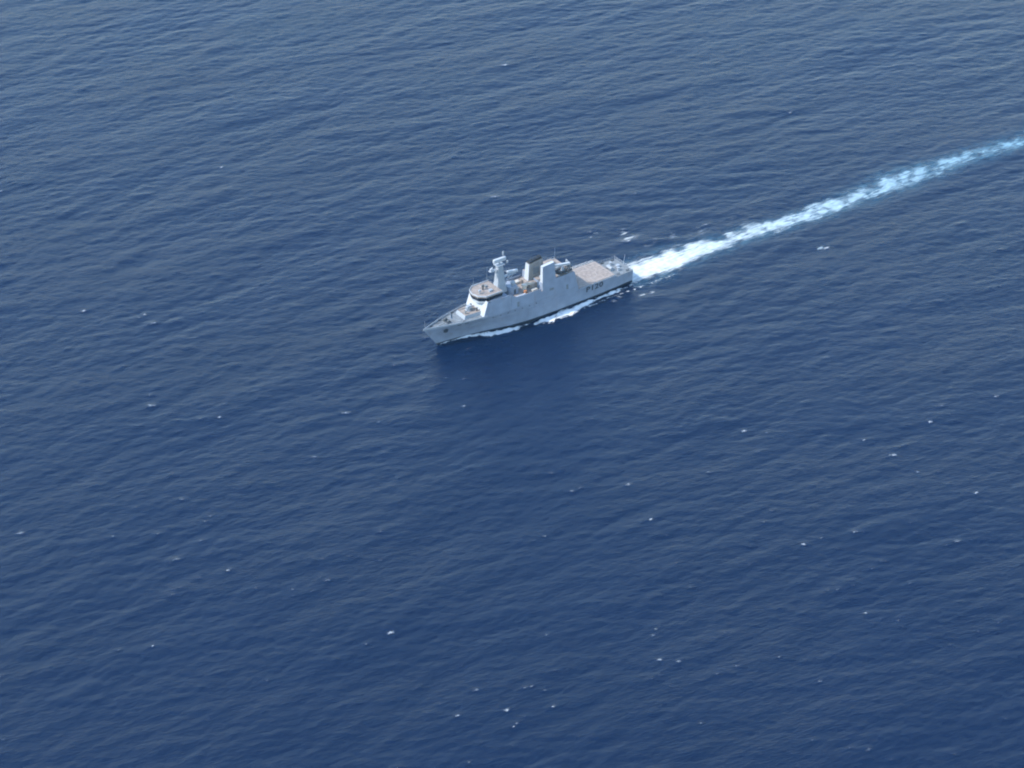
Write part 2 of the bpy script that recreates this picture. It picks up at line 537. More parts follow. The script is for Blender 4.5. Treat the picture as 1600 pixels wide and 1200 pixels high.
def water_material():
    m, nt, out = new_mat('sea_water')
    N, L = nt.nodes, nt.links
    b = N.new('ShaderNodeBsdfPrincipled')
    geo = N.new('ShaderNodeNewGeometry')
    at = N.new('ShaderNodeAttribute')
    at.attribute_name = 'aerated'
    # milky patches of bubbles under the surface
    mp = rotated(nt, geo.outputs['Position'], -ALPHA, (0.16, 0.38, 0.3))
    n = N.new('ShaderNodeTexNoise')
    n.inputs['Scale'].default_value = 1.0
    n.inputs['Detail'].default_value = 5.0
    L.new(mp.outputs[0], n.inputs['Vector'])
    r = N.new('ShaderNodeMapRange')
    r.inputs['From Min'].default_value = 0.3
    r.inputs['From Max'].default_value = 0.68
    L.new(n.outputs['Fac'], r.inputs['Value'])
    mu = N.new('ShaderNodeMath')
    mu.operation = 'MULTIPLY'
    L.new(at.outputs['Fac'], mu.inputs[0])
    L.new(r.outputs[0], mu.inputs[1])
    # broad drifts in the colour of the open sea
    n3 = N.new('ShaderNodeTexNoise')
    n3.inputs['Scale'].default_value = 0.012
    n3.inputs['Detail'].default_value = 3.0
    L.new(geo.outputs['Position'], n3.inputs['Vector'])
    deep = N.new('ShaderNodeMix')
    deep.data_type = 'RGBA'
    L.new(n3.outputs['Fac'], deep.inputs['Factor'])
    deep.inputs['A'].default_value = (*WATER_A, 1)
    deep.inputs['B'].default_value = (*WATER_B, 1)
    mx = N.new('ShaderNodeMix')
    mx.data_type = 'RGBA'
    L.new(mu.outputs[0], mx.inputs['Factor'])
    L.new(deep.outputs['Result'], mx.inputs['A'])
    mx.inputs['B'].default_value = (*WATER_T, 1)
    L.new(mx.outputs['Result'], b.inputs['Base Color'])
    b.inputs['IOR'].default_value = 1.333
    b.inputs['Roughness'].default_value = WATER_ROUGH
    # wind ripples finer than the mesh
    mp2 = rotated(nt, geo.outputs['Position'], -(WIND + math.pi / 2), (0.30, 1.0, 1.0))
    n2 = N.new('ShaderNodeTexNoise')
    n2.inputs['Scale'].default_value = 1.0
    n2.inputs['Detail'].default_value = 5.0
    n2.inputs['Roughness'].default_value = 0.68
    L.new(mp2.outputs[0], n2.inputs['Vector'])
    bp = N.new('ShaderNodeBump')
    bp.inputs['Strength'].default_value = 1.0
    mp4 = rotated(nt, geo.outputs['Position'], -(WIND + math.pi / 2), (0.010, 0.028, 0.02))
    n4 = N.new('ShaderNodeTexNoise')
    n4.inputs['Scale'].default_value = 1.0
    n4.inputs['Detail'].default_value = 4.0
    L.new(mp4.outputs[0], n4.inputs['Vector'])
    r4 = N.new('ShaderNodeMapRange')
    r4.inputs['From Min'].default_value = 0.3
    r4.inputs['From Max'].default_value = 0.7
    r4.inputs['To Min'].default_value = WATER_BUMP * 0.5
    r4.inputs['To Max'].default_value = WATER_BUMP * 1.6
    L.new(n4.outputs['Fac'], r4.inputs['Value'])
    L.new(r4.outputs[0], bp.inputs['Distance'])
    L.new(n2.outputs['Fac'], bp.inputs['Height'])
    L.new(bp.outputs[0], b.inputs['Normal'])
    L.new(b.outputs[0], out.inputs[0])
    return m


def foam_material(name, attr, lo, hi, scale, stretch, colour, soft=0.22, angle=0.0, most=1.0):
    """White froth that breaks up into holes and flecks where it thins out."""
    m, nt, out = new_mat(name)
    N, L = nt.nodes, nt.links
    geo = N.new('ShaderNodeNewGeometry')
    at = N.new('ShaderNodeAttribute')
    at.attribute_name = attr
    mp = rotated(nt, geo.outputs['Position'], angle, (stretch, 1.0, 1.0))
    n = N.new('ShaderNodeTexNoise')
    n.inputs['Scale'].default_value = scale
    n.inputs['Detail'].default_value = 7.0
    n.inputs['Roughness'].default_value = 0.62
    n.inputs['Distortion'].default_value = 0.6
    L.new(mp.outputs[0], n.inputs['Vector'])
    r = N.new('ShaderNodeMapRange')
    r.inputs['From Min'].default_value = 0.25
    r.inputs['From Max'].default_value = 0.75
    r.inputs['To Min'].default_value = lo
    r.inputs['To Max'].default_value = hi
    L.new(n.outputs['Fac'], r.inputs['Value'])
    sub = N.new('ShaderNodeMath')
    sub.operation = 'SUBTRACT'
    L.new(at.outputs['Fac'], sub.inputs[0])
    L.new(r.outputs[0], sub.inputs[1])
    al = N.new('ShaderNodeMapRange')
    al.interpolation_type = 'SMOOTHSTEP'
    al.inputs['From Min'].default_value = -0.02
    al.inputs['From Max'].default_value = soft
    al.inputs['To Max'].default_value = most
    L.new(sub.outputs[0], al.inputs['Value'])
    b = N.new('ShaderNodeBsdfPrincipled')
    b.inputs['Roughness'].default_value = 0.9
    b.inputs['Specular IOR Level'].default_value = 0.2
    if len(colour) == 2:
        # thin foam far astern lets the green-blue water through
        cm = N.new('ShaderNodeMix')
        cm.data_type = 'RGBA'
        fr = N.new('ShaderNodeAttribute')
        fr.attribute_name = 'fresh'
        L.new(fr.outputs['Fac'], cm.inputs['Factor'])
        cm.inputs['A'].default_value = (*colour[0], 1)
        cm.inputs['B'].default_value = (*colour[1], 1)
        tx = N.new('ShaderNodeMapRange')
        tx.inputs['From Min'].default_value = 0.3
        tx.inputs['From Max'].default_value = 0.7
        tx.inputs['To Min'].default_value = 1.12
        tx.inputs['To Max'].default_value = 0.72
        L.new(n.outputs['Fac'], tx.inputs['Value'])
        sc = N.new('ShaderNodeVectorMath')
        sc.operation = 'SCALE'
        L.new(cm.outputs['Result'], sc.inputs[0])
        L.new(tx.outputs[0], sc.inputs['Scale'])
        L.new(sc.outputs[0], b.inputs['Base Color'])
    else:
        b.inputs['Base Color'].default_value = (*colour, 1)
    L.new(al.outputs[0], b.inputs['Alpha'])
    L.new(b.outputs[0], out.inputs[0])
    return m


WATER_A = (0.0003, 0.0050, 0.022)
WATER_B = (0.0006, 0.0066, 0.028)
WATER_T = (0.035, 0.105, 0.155)
WATER_ROUGH = 0.24
WATER_BUMP = 0.21

sea = grid_mesh('sea', PX, PY, Z, attrs={'aerated': np.clip(aerated, 0, 1)})
sea.data.materials.append(water_material())
tag(sea, kind='structure')

wk = grid_mesh('wake_foam', PX, PY, Z + 0.05, mask=(wake > 0.06) & (off > -50), attrs={'foam': wake, 'fresh': np.interp(AFT, [10, 45, 90, 150, 230], [1.0, 0.72, 0.42, 0.22, 0.05])})
wk.data.materials.append(foam_material('wake_froth', 'foam', -0.05, 0.70, 1.1, 0.14, ((0.13, 0.27, 0.36), (0.54, 0.57, 0.57)), soft=0.85, angle=-ALPHA))
tag(wk, 'long straight wake of white foam fading to turquoise astern of the grey ship', 'wake', kind='stuff')
bw = grid_mesh('bow_wave_foam', PX, PY, Z + 0.07, mask=bow > 0.06, attrs={'foam': bow})
bw.data.materials.append(foam_material('bow_froth', 'foam', 0.08, 1.05, 1.2, 0.5, (0.64, 0.66, 0.67), soft=0.42, angle=-ALPHA))
tag(bw, 'white foam thrown up along the waterline of the grey ship', 'foam', kind='stuff')
wcap = grid_mesh('whitecaps', PX, PY, Z + 0.04, mask=caps > 0.08, attrs={'foam': caps})
wcap.data.materials.append(foam_material('whitecap_froth', 'foam', 0.02, 1.10, 1.9, 1.0, (0.58, 0.62, 0.66), soft=0.85, most=0.46))
tag(wcap, 'small white flecks of breaking crests scattered over the open blue sea', 'whitecaps', kind='stuff')

# ------------------------------------------------------------------ the ship
ship = bpy.data.objects.new('patrol_ship', None)
scene.collection.objects.link(ship)
ship.rotation_euler = (0.0, 0.0, math.pi + ALPHA)
tag(ship, 'grey naval patrol ship with tall mast, twin funnels and flat stern deck', 'ship')


def P(u, v, w):
    return Vector((u - MID, v, w))


def strip(mb, rows, mi=0, closed=False):
    """Skin between successive rows of points."""
    vr = [[mb.bm.verts.new(p) for p in r] for r in rows]
    for a, b in zip(vr[:-1], vr[1:]):
        n = len(a)
        for i in range(n if closed else n - 1):
            j = (i + 1) % n
            f = mb.bm.faces.new((a[i], a[j], b[j], b[i]))
            f.material_index = mi(i) if callable(mi) else mi
    return vr


# hull: sections from the transom to the stem, with the steps of the deck line
secs = [0.0, 2, 4.5, 7, 8.99, 9.01, 12, 16, 20, 23.5, 26.39, 26.41] + list(np.arange(29, 84, 2.5)) + [84.5, 86, 87.5, 88.8, 89.7, 90.3, 90.5]
mb = MB()
QW = [-3.0, -1.2, 0.0, 0.55, 0.95, 2.0, 3.2, 4.4, 1.0]
rows = []
for u in secs:
    D = deck_height(u)
    if u > 86.0:
        D += 0.0
    hts = [-3.0, -1.2, 0.0, 0.55, 0.95] + [0.95 + (D - 0.95) * k for k in (0.2, 0.4, 0.6, 0.8, 1.0)]
    pts = []
    t = u / LOA
    for w in hts:
        q = max(w, 0.0) / 8.5
        uu = t * (84.5 + 6.0 * min(q, 1.06)) if t > 0.5 else u
        if t > 0.5:
            # ease the rake in from amidships so that the steps of the deck stay upright
            uu = u + (t * (84.5 + 6.0 * min(q, 1.06)) - u) * min(1.0, (t - 0.5) / 0.25)
        a = interp(t, T_TAB, V_WL)
        b = interp(t, T_TAB, V_DK)
        v = a + (b - a) * (q ** 1.45)
        if w < 0:
            v *= 0.9 if w > -2 else 0.45
            uu = min(uu, 84.5 * t + 0.5)
        pts.append((uu, v, w))
    rows.append(pts)
full = []
for pts in rows:
    full.append([P(*p) for p in reversed(pts)] + [P(p[0], -p[1], p[2]) for p in pts])
vr = strip(mb, full, mi=lambda i: 1 if (5 <= i < 9 or 10 <= i < 14) else 0)
for end in (vr[0], vr[-1]):
    mb.bm.faces.new(end)
hull = mb.build('hull', ['grey', 'boot'], ship)
hull['label'] = 'grey hull with raked bow and black waterline band'


def hull_side(u, w):
    t = u / LOA
    q = max(w, 0.0) / 8.5
    # find the section whose point at this height lies at u
    for _ in range(12):
        k = 0.0 if t <= 0.5 else min(1.0, (t - 0.5) / 0.25)
        uu = t * LOA + (t * (84.5 + 6.0 * min(q, 1.06)) - t * LOA) * k
        t = min(max(t + (u - uu) / LOA, 0.0), 1.0)
    a = interp(t, T_TAB, V_WL)
    b = interp(t, T_TAB, V_DK)
    return a + (b - a) * (q ** 1.45)


def deck_sheet(name, us, w_of, mat, inset=0.12, thick=0.06, lift=0.0):
    mb = MB()
    r = []
    for u in us:
        v = max(hull_side(u, min(w_of(u), deck_height(u))) - inset, 0.02)
        w = w_of(u) + lift
        r.append([P(u, v, w - thick), P(u, v, w), P(u, -v, w), P(u, -v, w - thick)])
    vr = strip(mb, r, closed=True)
    mb.bm.faces.new(vr[0])
    mb.bm.faces.new(vr[-1])
    return mb.build(name, mat, ship)


quarterdeck = deck_sheet('quarterdeck', list(np.linspace(0.1, 8.9, 5)), lambda u: 5.3, 'deck_grey')
flight_deck = deck_sheet('flight_deck', list(np.linspace(9.05, 26.8, 8)), lambda u: 6.7, 'deck_tan')
foredeck = deck_sheet('foredeck', list(np.linspace(65.5, 89.9, 16)), lambda u: deck_height(u) + 0.0, 'deck_grey', inset=0.15)
# vertical step between flight deck and quarterdeck
mb = MB()
v9 = hull_side(9.0, 5.3)
mb.prism([P(8.95, v9 - 0.1, 5.2), P(9.3, v9 - 0.1, 5.2), P(9.3, -v9 + 0.1, 5.2), P(8.95, -v9 + 0.1, 5.2)],
         [P(8.95, v9 - 0.1, 6.62), P(9.3, v9 - 0.1, 6.62), P(9.3, -v9 + 0.1, 6.62), P(8.95, -v9 + 0.1, 6.62)])
mb.build('deck_step', 'grey_upper', ship)

# bulwark of the bow, cut down to rails further aft
for s in (1, -1):
    mb = MB()
    r = []
    for u in np.linspace(66.6, 90.45, 24):
        v = max(hull_side(u, deck_height(u)), 0.02)
        w = deck_height(u)
        h = interp(u, [66.6, 70, 76, 83, 86, 90.5], [0.55, 0.45, 0.45, 0.7, 0.8, 0.8])
        r.append([P(u, s * (v - 0.002), w - 0.02), P(u + 0.02 * h, s * (v + 0.02), w + h), P(u, s * max(v - 0.12, 0.004), w + h), P(u, s * max(v - 0.14, 0.004), w - 0.02)])
    vr = strip(mb, r, closed=True)
    mb.bm.faces.new(vr[0])
    mb.bm.faces.new(vr[-1])
    mb.build('bulwark', 'grey_upper', ship)

# superstructure, flush with the sides
SUP_IN = 0.085                       # how much the sides lean in per metre


def sup_v(u, w):
    d = deck_height(min(max(u, 26.5), 90))
    return hull_side(min(u, 68.5), d) - 0.015 - SUP_IN * max(w - d, 0.0)


def block(name, prof, mats, vfun=None, parent=ship, up_mi=1):
    """Solid standing on the hull; prof holds (u at bottom, w bottom, u at top, w top)."""
    mb = MB()
    r = []
    for (ub, wb, ut, wt) in prof:
        vb, vt = (vfun or sup_v)(ub, wb), (vfun or sup_v)(ut, wt)
        r.append([P(ub, vb, wb), P(ut, vt, wt), P(ut, -vt, wt), P(ub, -vb, wb)])
    vr = strip(mb, r, mi=lambda i: up_mi if i == 1 else 0, closed=True)
    mb.bm.faces.new(vr[0])
    mb.bm.faces.new(vr[-1])
    return mb.build(name, mats, parent)


# after block (boat deck, funnels), waist and bridge block
after = block('after_house', [(26.45, 6.6, 27.9, 14.3)] + [(u, 8.0, u, 14.3) for u in (29.5, 33, 36.5, 40, 42.5)], ['grey', 'deck_tan'])
waist = block('waist_house', [(u, 8.0, u, 11.3) for u in (42.52, 46, 50, 54, 56.48)], ['grey', 'deck_tan'])
front = block('bridge_base', [(u, 8.0, u, 13.2) for u in (56.5, 60, 63.5)] + [(68.3, 8.0, 66.6, 13.2)], ['grey_upper', 'deck_tan'])
# the sides of the bridge base carry the hull's own grey
front.data.materials.clear()
for k in ('grey', 'deck_tan', 'white'):
    front.data.materials.append(M[k])
for p in front.data.polygons:
    if p.normal.x > 0.7:
        p.material_index = 2  # sunlit front put into the colour, white against the grey sides

# bulwarks of the upper decks
for s in (1, -1):
    for (name, us, w0, h) in (('waist_bulwark', [43.2, 46, 50, 54, 56.4], 11.3, [1.1, 1.1, 1.1, 1.3, 2.9]),
                              ('wing_bulwark', [56.6, 60, 63.5, 66.3], 13.2, [1.15, 1.15, 1.15, 1.15]),
                              ('boat_deck_bulwark', [28.2, 29.2, 32, 36.2], 14.3, [0.12, 0.12, 0.12, 0.12])):
        mb = MB()
        r = []
        for u, hh in zip(us, h):
            v0, v1 = sup_v(u, w0), sup_v(u, w0 + hh)
            r.append([P(u, s * v0, w0 - 0.02), P(u, s * v1, w0 + hh), P(u, s * (v1 - 0.14), w0 + hh), P(u, s * (v0 - 0.14), w0 - 0.02)])
        vr = strip(mb, r, closed=True)
        mb.bm.faces.new(vr[0])
        mb.bm.faces.new(vr[-1])
        mb.build(name, 'grey', ship)
# the front bulwark over the bridge base
mb = MB()
vf = sup_v(66.6, 13.2)
mb.prism([P(66.62, -vf, 13.18), P(66.62, vf, 13.18), P(66.45, vf - 0.0, 13.18), P(66.45, -vf, 13.18)],
         [P(66.3, -vf + 0.09, 14.3), P(66.3, vf - 0.09, 14.3), P(66.15, vf - 0.09, 14.3), P(66.15, -vf + 0.09, 14.3)])
mb.build('wing_bulwark', 'white', ship)  # front bulwark white, side ones grey: sunlit look painted in

# bridge house: faceted front, window band leaning outward, overhanging roof
BW = 4.3
plan = [(59.2, BW), (66.0, BW), (68.2, 2.5), (68.9, 0.0), (68.2, -2.5), (66.0, -BW), (59.2, -BW)]


def ring(plan, w, grow=0.0):
    out = []
    for (u, v) in plan:
        k = grow / max(math.hypot(u - 63.0, v), 0.1)
        out.append(P(u + (u - 63.0) * k, v + v * k, w))
    return out


mb = MB()
mb.prism(ring(plan, 13.15), ring(plan, 13.95, 0.1))
bridge = mb.build('bridge', 'grey_upper', ship)
bridge.data.materials[0] = M['white']
bridge['label'] = 'white wheelhouse with a wraparound band of dark windows'
mb = MB()
mb.prism(ring(plan, 13.9, -0.15), ring(plan, 15.5, 0.1))
mb.build('window_backing', 'dark', bridge)
mb = MB()
mb.prism(ring(plan, 15.45, 0.42), ring(plan, 15.95, 0.5))
roof = mb.build('roof', 'deck_tan', bridge)
mb = MB()
ra, rb = ring(plan, 15.93, 0.51), ring(plan, 16.35, 0.5)
rc, rd = ring(plan, 16.35, 0.35), ring(plan, 15.93, 0.35)
strip(mb, [list(c) for c in zip(ra, rb, rc, rd)], closed=True)
mb.build('roof_edge', 'white', roof)
# each pane of the band
lo, hi = ring(plan, 14.0, 0.08), ring(plan, 15.42, 0.36)
for i in range(len(plan) - 1):
    a0, a1, b0, b1 = lo[i], lo[i + 1], hi[i], hi[i + 1]
    n = max(2, round((a1 - a0).length / 1.25))
    nrm = (a1 - a0).cross(b0 - a0).normalized()
    if nrm.dot(a0 + a1) < 0 and False:
        nrm = -nrm
    for k in range(n):
        f0, f1 = (k + 0.045) / n, (k + 0.955) / n
        q = [a0.lerp(a1, f0), a0.lerp(a1, f1), b0.lerp(b1, f1), b0.lerp(b1, f0)]
        mb = MB()
        mb.prism([p - nrm * 0.03 for p in q], [p + nrm * 0.03 for p in q])
        mb.build('window', 'glass', bridge)
# dark blocks painting in the shaded wing opening beside the wheelhouse
for s in (1, -1):
    mb = MB()
    mb.box(P(65.2, s * (BW + 0.9), 13.75), (0.9, 0.8, 1.1), bev=0.05)
    mb.build('wing_shade_block', 'dark', bridge)
# things on the wheelhouse roof
mb = MB()
mb.tube(P(66.8, 1.2, 15.9), P(66.8, 1.2, 16.9), 0.28).box(P(66.8, 1.2, 17.2), (0.8, 0.7, 0.7), bev=0.08)
mb.build('searchlight', 'grey_upper', roof)
mb = MB()
mb.tube(P(64.2, -0.5, 15.9), P(64.2, -0.5, 17.1), 0.35, 0.28).ball(P(64.2, -0.5, 17.5), 0.55)
mb.build('sensor_turret', 'dark', roof)
mb = MB()
mb.box(P(62.6, 2.0, 16.3), (1.4, 1.0, 0.8), bev=0.06)
mb.build('roof_locker', 'grey_upper', roof)
mb = MB()
mb.box(P(62.2, -1.6, 16.25), (1.0, 1.2, 0.7), bev=0.06)
mb.build('roof_locker', 'deck_grey', roof)

# mast
mb = MB()


def sq(u0, u1, h, w):
    return [P(u0, h, w), P(u1, h, w), P(u1, -h, w), P(u0, -h, w)]


mb.prism(sq(55.0, 59.4, 1.7, 13.15), sq(55.6, 58.8, 1.35, 17.0))
mb.prism(sq(55.6, 58.75, 1.33, 16.98), sq(56.2, 58.2, 0.75, 24.2))
mast = mb.build('mast', 'grey_upper', ship)
mb = MB()
mb.box(P(57.3, 0, 24.35), (3.4, 2.6, 0.25), bev=0.04).tube(P(57.2, 0, 24.4), P(57.2, 0, 25.7), 0.4, 0.3)
mb.build('platform', 'grey_upper', mast)
mb = MB()
mb.box(P(57.2, 0, 26.2), (5.4, 1.0, 1.5), bev=0.3)
mb.build('radar_antenna', 'white', mast)
mb = MB()
mb.box(P(60.0, 0, 22.7), (3.4, 1.4, 0.2), bev=0.04)
mb.pipe([P(58.4, 0, 21.2), P(61.2, 0, 22.6)], 0.12)
mb.build('platform', 'grey_upper', mast)
mb = MB()
mb.tube(P(60.8, 0, 22.8), P(60.8, 0, 23.3), 0.25).box(P(60.8, 0, 23.55), (1.9, 0.5, 0.55), Matrix.Rotation(0.5, 4, 'Z'), bev=0.15)
mb.build('radar_antenna', 'white', mast)
mb = MB()
mb.box(P(53.0, 0, 18.7), (5.4, 1.3, 0.2), bev=0.04)
mb.pipe([P(55.6, 0.4, 15.6), P(51.2, 0.4, 18.6)], 0.13).pipe([P(55.6, -0.4, 15.6), P(51.2, -0.4, 18.6)], 0.13)
mb.build('platform', 'grey_upper', mast)
mb = MB()
mb.tube(P(51.6, 0, 18.8), P(51.6, 0, 19.3), 0.35).box(P(51.6, 0, 19.65), (4.2, 0.9, 1.0), Matrix.Rotation(-0.25, 4, 'Z'), bev=0.2)
mb.build('radar_antenna', 'white', mast)
mb = MB()
mb.tube(P(55.9, 0, 24.4), P(55.6, 0, 29.4), 0.14, 0.09)
mb.box(P(55.6, 0, 28.4), (0.5, 0.5, 1.3), bev=0.1)
mb.build('pole', 'grey_upper', mast)
mb = MB()
mb.tube(P(54.9, -0.6, 24.4), P(54.9, -0.6, 28.0), 0.07, 0.05).box(P(54.9, -0.6, 28.4), (0.5, 0.5, 0.9), bev=0.1)
mb.build('direction_finder', 'dark', mast)
for s in (1, -1):
    mb = MB()
    mb.tube(P(56.4, s * 0.9, 22.0), P(56.0, s * 4.2, 22.6), 0.11, 0.06)
    mb.tube(P(56.0, s * 4.1, 22.5), P(56.0, s * 4.1, 24.6), 0.05, 0.03)
    mb.tube(P(56.1, s * 2.8, 22.3), P(56.1, s * 2.8, 23.6), 0.05, 0.03)
    mb.build('yard', 'grey_upper', mast)
for s in (1, -1):
    mb = MB()
    mb.box(P(54.4, s * 0.9, 25.0), (0.6, 0.6, 0.9), bev=0.1)
    mb.build('jammer_pod', 'grey_upper', mast)
for (u, v) in ((60.2, 3.8), (60.2, -3.8)):
    mb = MB()
    mb.tube(P(u, v, 15.9), P(u - 0.6, v * 1.15, 22.0), 0.05, 0.02, seg=6)
    mb.build('whip_antenna', 'grey_upper', ship)

# rounded deckhouse and radome behind the mast
mb = MB()
n = 10
b, t = [], []
for i in range(n + 1):
    a = math.pi * i / n - math.pi / 2
    b.append(P(53.2 + 1.6 * math.cos(a), 2.4 * math.sin(a), 11.25))
    t.append(P(53.0 + 1.4 * math.cos(a), 2.1 * math.sin(a), 14.4))
b += [P(50.4, 2.4, 11.25), P(50.4, -2.4, 11.25)]
t += [P(50.7, 2.1, 14.4), P(50.7, -2.1, 14.4)]
mb.prism(b, t)
house = mb.build('deckhouse', 'grey', ship)
mb = MB()
mb.tube(P(52.0, 1.0, 14.3), P(52.0, 1.0, 14.9), 0.5).ball(P(52.0, 1.0, 15.5), 0.95)
mb.build('radome', 'grey_upper', house, smooth=True)
mb = MB()
mb.box(P(52.0, 2.36, 12.3), (0.8, 0.06, 1.85), bev=0.02)
mb.build('door', 'dark', house)

# crane lying over the waist, with its kingpost and hook
mb = MB()
mb.tube(P(48.0, 2.6, 11.2), P(48.0, 2.6, 13.3), 0.75, 0.65, seg=14)
mb.box(P(48.0, 2.6, 13.7), (1.7, 1.5, 0.9), bev=0.1)
crane = mb.build('crane', 'cream', ship)
mb = MB()
mb.prism([P(47.2, 2.2, 13.6), P(47.2, 3.0, 13.6), P(43.4, 2.85, 12.9), P(43.4, 2.35, 12.9)],
         [P(47.2, 2.2, 14.4), P(47.2, 3.0, 14.4), P(43.4, 2.85, 13.35), P(43.4, 2.35, 13.35)])
mb.build('boom', 'cream', crane)
mb = MB()
mb.tube(P(43.5, 2.6, 12.9), P(43.5, 2.6, 12.2), 0.05, seg=6).ball(P(43.5, 2.6, 12.0), 0.25, seg=10)
mb.build('hook', 'orange', crane)
mb = MB()
mb.box(P(48.5, 3.9, 11.85), (1.0, 0.9, 1.1), bev=0.12)
mb.build('locker', 'orange', ship)
for (u, v, sx, sy, sz, m) in ((45.0, 4.6, 2.2, 1.2, 0.9, 'cream'), (47.2, -3.6, 2.4, 1.6, 1.0, 'cream'), (49.2, -0.3, 0.9, 2.0, 0.8, 'cream')):
    mb = MB()
    mb.box(P(u, v, 11.3 + sz / 2), (sx, sy, sz), bev=0.06)
    mb.build('locker', m, ship)
# life raft canisters on the waist, both sides
for s in (1, -1):
    for k in range(3):
        u = 50.2 + k * 1.75
        mb = MB()
        c = P(u, s * 5.3, 11.95)
        mb.tube(c - Vector((0.68, 0, 0)), c + Vector((0.68, 0, 0)), 0.36, seg=14)
        mb.box(c - Vector((0, 0, 0.42)), (0.9, 0.5, 0.25))
        mb.build('life_raft_canister', 'white', ship)

# the casing against the port side, level with the funnel
vo0, vo1 = sup_v(39, 14.3), sup_v(39, 20.8)
vi0, vi1 = vo0 - 1.5, vo1 - 1.25
mb = MB()
mb.prism([P(42.45, vi0, 14.2), P(42.45, vo0 - 0.01, 14.2), P(36.4, vo0 - 0.01, 14.2), P(36.4, vi0, 14.2)],
         [P(42.05, vi1, 20.7), P(42.05, vo1, 20.7), P(36.9, vo1, 21.1), P(36.9, vi1, 21.1)])
casing = mb.build('side_casing', ['grey', 'funnel', 'white'], ship)
for p in casing.data.polygons:
    if p.normal.y < -0.7:
        p.material_index = 1
    elif p.normal.x > 0.7 or p.normal.z > 0.7:
        p.material_index = 2  # white front and top paint in the sunlight falling there
casing['label'] = 'tall grey side casing with front edge and top painted bright as if sunlit'
# funnel on the centre line
mb = MB()
mb.prism([P(44.9, 0.45, 11.2), P(44.9, -2.3, 11.2), P(37.0, -2.3, 11.2), P(37.0, 0.45, 11.2)],
         [P(44.2, 0.25, 19.9), P(44.2, -1.9, 19.9), P(38.2, -1.9, 20.7), P(38.2, 0.25, 20.7)])
fn = mb.build('funnel', ['funnel', 'white'], ship)
for p in fn.data.polygons:
    if p.normal.x > 0.7:
        p.material_index = 1  # front face whitened to carry the sunlight in its colour
fn['label'] = 'grey-brown funnel with black top and front edge painted pale as if sunlit'
mb = MB()
mb.prism([P(44.0, 0.15, 19.85), P(44.0, -1.8, 19.85), P(38.4, -1.8, 20.65), P(38.4, 0.15, 20.65)],
         [P(43.7, 0.0, 20.7), P(43.7, -1.65, 20.7), P(38.6, -1.65, 21.6), P(38.6, 0.0, 21.6)])
mb.build('funnel_cap', 'black', fn)
for k in range(3):
    mb = MB()
    uu = 39.6 + k * 1.4
    ww = 21.2 - (uu - 39.6) * 0.17
    mb.tube(P(uu, -0.8, ww - 0.4), P(uu - 0.2, -0.8, ww + 0.5), 0.32, seg=12)
    mb.build('exhaust_pipe', 'black', fn)
for k in range(6):
    w = 15.6 + k * 0.45
    mb = MB()
    mb.box(P(41.2, 0.45 - 0.2 * (w - 11.2) / 8.7 + 0.04, w), (2.6, 0.1, 0.28), Matrix.Rotation(0.5, 4, 'X'))
    mb.build('louvre', 'deck_grey', fn)
mb = MB()
mb.prism([P(45.9, 3.1, 11.25), P(42.54, 3.1, 11.25), P(42.54, -3.1, 11.25), P(45.9, -3.1, 11.25)],
         [P(45.7, 3.0, 13.3), P(42.54, 3.0, 13.3), P(42.54, -3.0, 13.3), P(45.7, -3.0, 13.3)])
mb.build('machinery_house', 'deck_tan', ship)
# wall between the funnels with doors and lockers
for v in (-1.8, 1.6):
    mb = MB()
    mb.box(P(45.86, v, 12.2), (0.08, 0.85, 1.8), bev=0.02)
    mb.build('door', 'dark', ship)
for (u, v, sx, sy, sz) in ((33.0, -3.6, 4.5, 2.4, 1.4), (40.0, 2.6, 2.0, 1.2, 1.0), (31.0, 0.2, 2.6, 2.0, 1.0)):
    mb = MB()
    mb.box(P(u, v, 14.28 + sz / 2), (sx, sy, sz), bev=0.08)
    mb.build('ventilation_house', 'deck_tan' if v < 0 else 'grey_upper', ship)

# davit over the boat on the port side
mb = MB()
mb.box(P(32.6, 2.75, 14.5), (7.4, 0.7, 0.35), bev=0.05)
davit = mb.build('boat_davit', 'grey_upper', ship)
mb = MB()
mb.prism([P(36.0, 4.4, 18.55), P(36.0, 5.2, 18.55), P(29.2, 5.2, 17.35), P(29.2, 4.4, 17.35)],
         [P(36.0, 4.4, 19.3), P(36.0, 5.2, 19.3), P(29.2, 5.2, 18.1), P(29.2, 4.4, 18.1)])
mb.build('beam', 'white', davit)
for u in (29.3, 35.9):
    mb = MB()
    mb.box(P(u, 2.9, 16.4), (0.35, 0.5, 4.2))
    mb.pipe([P(u, 2.9, 18.4), P(u, 4.9, 18.7 if u > 32 else 17.6)], 0.16)
    mb.build('davit_arm', 'grey_upper', davit)
for u in (30.8, 34.4):
    mb = MB()
    mb.box(P(u, 4.5, 14.55), (0.4, 2.0, 0.55))
    mb.build('cradle', 'grey_upper', davit)

# flight deck markings, nets and fittings
def marking(name, rects, mat='marking', lift=0.008):
    mb = MB()
    for (u0, v0, u1, v1, wd) in rects:
        a, b = Vector((u0, v0, 0)), Vector((u1, v1, 0))
        d = (b - a).normalized()
        nn = Vector((-d.y, d.x, 0)) * wd / 2
        mb.face([P(*(a + nn)[:2], 6.7 + lift), P(*(b + nn)[:2], 6.7 + lift), P(*(b - nn)[:2], 6.7 + lift), P(*(a - nn)[:2], 6.7 + lift)])
    return mb.build(name, mat, flight_deck)


